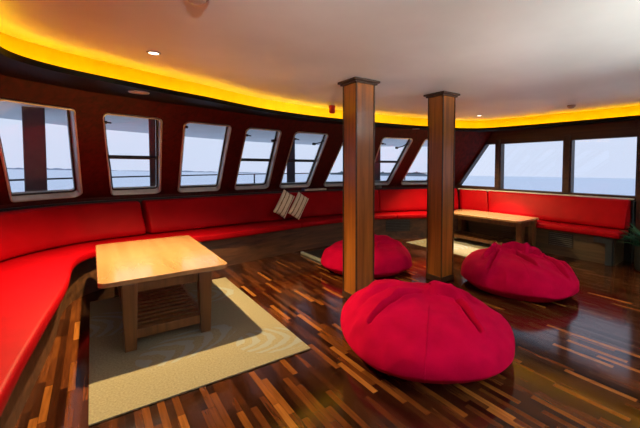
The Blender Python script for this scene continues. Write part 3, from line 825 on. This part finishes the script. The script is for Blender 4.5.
# ------------------------------------------------------------------ outside
EV = [(-4.2, -2.3), (-4.0, 2.0), (-3.4, 3.8), (-2.7, 5.0), (-1.8, 6.0), (-.9, 6.6), (-.1, 7.3), (1.2, 8.0), (2.6, 8.6), (4.0, 8.9), (5.3, 8.9), (6.8, 8.5), (8.3, 7.4)]
nE = 120; rings = []
for k in range(nE+1):
    s = k/nE*12; a = surf(s, 1.02, .07); b_ = cr(EV, s)
    rings.append([Vector((a.x, a.y, 1.99)), Vector((b_.x, b_.y, 1.93)), Vector((b_.x, b_.y, 2.06)), Vector((a.x, a.y, 2.12))])
mb = MB(); mb.loft(rings); struct(mb.build('deck_overhang', M_['eave']))
rings = []
for k in range(nE+1):
    s = k/nE*12; a = surf(s, 0, .12); b_ = cr(EV, s)
    rings.append([Vector((a.x, a.y, .02)), Vector((b_.x, b_.y, .0)), Vector((b_.x, b_.y, -.12)), Vector((a.x, a.y, -.12))])
mb = MB(); mb.loft(rings); struct(mb.build('outer_deck', M_['deck']))
def ray_xy(px, depth):
    d = Fw+Rt*((px-CX)/F_PX); p = d*depth; return p.x, p.y
def deck_post(px, depth, w, mat, label):
    x, y = ray_xy(px, depth)
    r = MB().box(-w/2, w/2, -w/2, w/2, 0.0, 1.975).build('deck_post', mat, loc=(x, y, 0), rot=(0, 0, -YAW-math.atan((px-CX)/F_PX)), bev=.01); tag(r, label, 'post', 'outside deck posts')
    MB().box(-w/2-.02, w/2+.02, -w/2-.02, w/2+.02, .0, .05).build('foot_plate', M_['grey'], r)
deck_post(36.0, 4.05, .19, M_['post'], 'brown post on the outer deck seen through the leftmost window')
deck_post(157, 5.0, .17, M_['post'], 'brown post on the outer deck at the right edge of the second window')
deck_post(291, 7.0, .16, M_['postd'], 'slate grey post on the outer deck behind the window left of the near column')
deck_post(376, 7.0, .17, M_['postd'], 'slate grey post on the outer deck right behind the near column')
# deck rail
RLi = offs(EV, -.18, 100)
rl = empty('deck_rail', (1.5, 8.0, 0)); tag(rl, 'thin metal rail around the outer deck beyond the slanted windows', 'railing')
for z, r_, nm in ((1.12, .014, 'top_rail'), (.80, .009, 'wire')):
    par(MB().path([Vector((p.x, p.y, z)) for p in RLi[14:]], r_, 6).build(nm, M_['dkmetal'], None), rl)
for k in range(18, 100, 13):
    p = RLi[k]; par(MB().tube((p.x, p.y, 0), (p.x, p.y, 1.11), .018, 8).build('stanchion', M_['dkmetal'], None), rl)
# sea, tilted because the ship heels
d1 = Fw+Rt*((20-CX)/F_PX)-Up*((168.3-CY)/F_PX); d2 = Fw+Rt*((600-CX)/F_PX)-Up*((177.5-CY)/F_PX)
nz = d1.cross(d2).normalized(); nz = nz if nz.z > 0 else -nz
xa = Vector((1, 0, 0)); xa = (xa-nz*xa.dot(nz)).normalized(); ya = nz.cross(xa)
SM = Matrix.Identity(4)
for i in range(3): SM[i][0] = xa[i]; SM[i][1] = ya[i]; SM[i][2] = nz[i]
SM[2][3] = -3.5
sea = MB().box(-4500, 4500, -4500, 4500, -1, 0).build('sea_surface', M_['sea']); sea.matrix_world = SM; struct(sea)
def hills(px0, px1, dist, h, seed, mat, label):
    """a ridge standing on the sea between two bearings"""
    n = 60; V = []; Fc = []
    for i in range(n+1):
        px = px0+(px1-px0)*i/n; d = (Fw+Rt*((px-CX)/F_PX)); d = (d-nz*d.dot(nz))
        e_ = math.sin(PI*i/n)**.5
        hh = h*e_*(.45+.55*abs(noise.noise(Vector((i*.16, seed, 0))))*1.8+.15*noise.noise(Vector((i*.7, seed, 3))))
        for k, (dd, zz) in enumerate(((0, -1), (dist*.02, hh*.55), (dist*.05, hh), (dist*.10, hh*.5), (dist*.14, -1))):
            p = d*(dist+dd)+Vector((0, 0, -3.5))+nz*zz; V.append(p)
    for i in range(n):
        for k in range(4): a = i*5+k; Fc.append((a, a+1, a+6, a+5))
    o = link('hill_ridge', V, Fc, mat, smooth=True); tag(o, label, 'hills', 'far shore'); return o
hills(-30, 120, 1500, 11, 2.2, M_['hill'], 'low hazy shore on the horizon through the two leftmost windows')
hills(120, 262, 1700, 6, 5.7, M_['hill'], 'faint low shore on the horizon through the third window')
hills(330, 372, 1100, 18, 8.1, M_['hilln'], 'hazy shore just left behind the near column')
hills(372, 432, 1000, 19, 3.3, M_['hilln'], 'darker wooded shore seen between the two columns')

# ------------------------------------------------------------------ lights
def spot(name, loc, target, power, col, ang=130, blend=.5, size=.03):
    l = bpy.data.lights.new(name, 'SPOT'); l.energy = power; l.color = col; l.spot_size = math.radians(ang); l.spot_blend = blend; l.shadow_soft_size = size
    o = bpy.data.objects.new(name, l); COL.objects.link(o); o.location = loc
    o.rotation_euler = (Vector(target)-Vector(loc)).to_track_quat('-Z', 'Y').to_euler(); return o
WARM = (1.0, .70, .30); WARM2 = (1.0, .80, .56)
spot('ledge_spot', (.34, 3.62, 1.925), (.42, 3.30, 0), 600, WARM, 128, .85, .02)
spot('ledge_spot', (4.35, 4.20, 1.925), (4.85, 3.5, 0), 300, WARM, 112, .6, .02)
spot('ledge_spot', (-.55, 1.55, 1.925), (-.85, 1.5, .4), 90, WARM, 84, .6, .02)  # added lamp out of view, without a fixture, warming the left bench
spot('ceiling_spot', (.38, 3.0, ZC-.02), (.38, 3.0, 0), 12, WARM2, 160, .6, .03)
spot('ceiling_spot', (4.97, 3.41, ZC-.02), (5.12, 3.30, .3), 620, WARM2, 52, .6, .03)
for (x, y, p) in ((2.2, -.3, 18), (4.4, -.2, 12)):  # fill spots added behind the viewer, without fixtures
    spot('ceiling_spot', (x, y, ZC-.02), (x, y+.1, 0), p, WARM2, 165, .6, .05)

# unseen fill lamps added on the back wall to brighten the ceiling
for k, (x, p) in enumerate(((-.3, 135), (2.65, 165), (5.6, 60))):
    e = empty('added_uplight', (x, YB+.0, 1.45)); tag(e, 'added half-bowl fill lamp, out of view on the back wall, %s' % ('near the left bench', 'at the middle of the wall', 'near the far right corner of the room')[k], 'light', 'added fill lamps')
    MB().loft([[Vector((r*math.cos(PI*q/16), r*math.sin(PI*q/16), z)) for q in range(17)] for r, z in ((.02, -.1), (.07, -.07), (.11, 0), (.105, 0), (.065, -.06), (.015, -.085))]).build('bowl', M_['metal'], e)
    MB().box(-.03, .03, .001, .012, -.14, .04).build('back_plate', M_['metal'], e)
    spot('fill_uplight', (x, YB+.12, 1.5), (x+(2.65-x)*.2, YB+1.3, 2.38), p*9, (1, .99, .95), 66, .5, .06)
w = bpy.data.worlds.new('sky'); scn.world = w; w.use_nodes = True; nt = w.node_tree
bg = nt.nodes['Background']; tc = N(nt, 'ShaderNodeTexCoord'); sp = N(nt, 'ShaderNodeSeparateXYZ'); nt.links.new(tc.outputs['Generated'], sp.inputs[0])
nt.links.new(ramp(nt, sp.outputs[2], [(.0, (.76, .83, 1.0)), (.12, (.78, .85, 1.0)), (.6, (.66, .77, 1.0))]), bg.inputs[0]); bg.inputs[1].default_value = 1.0
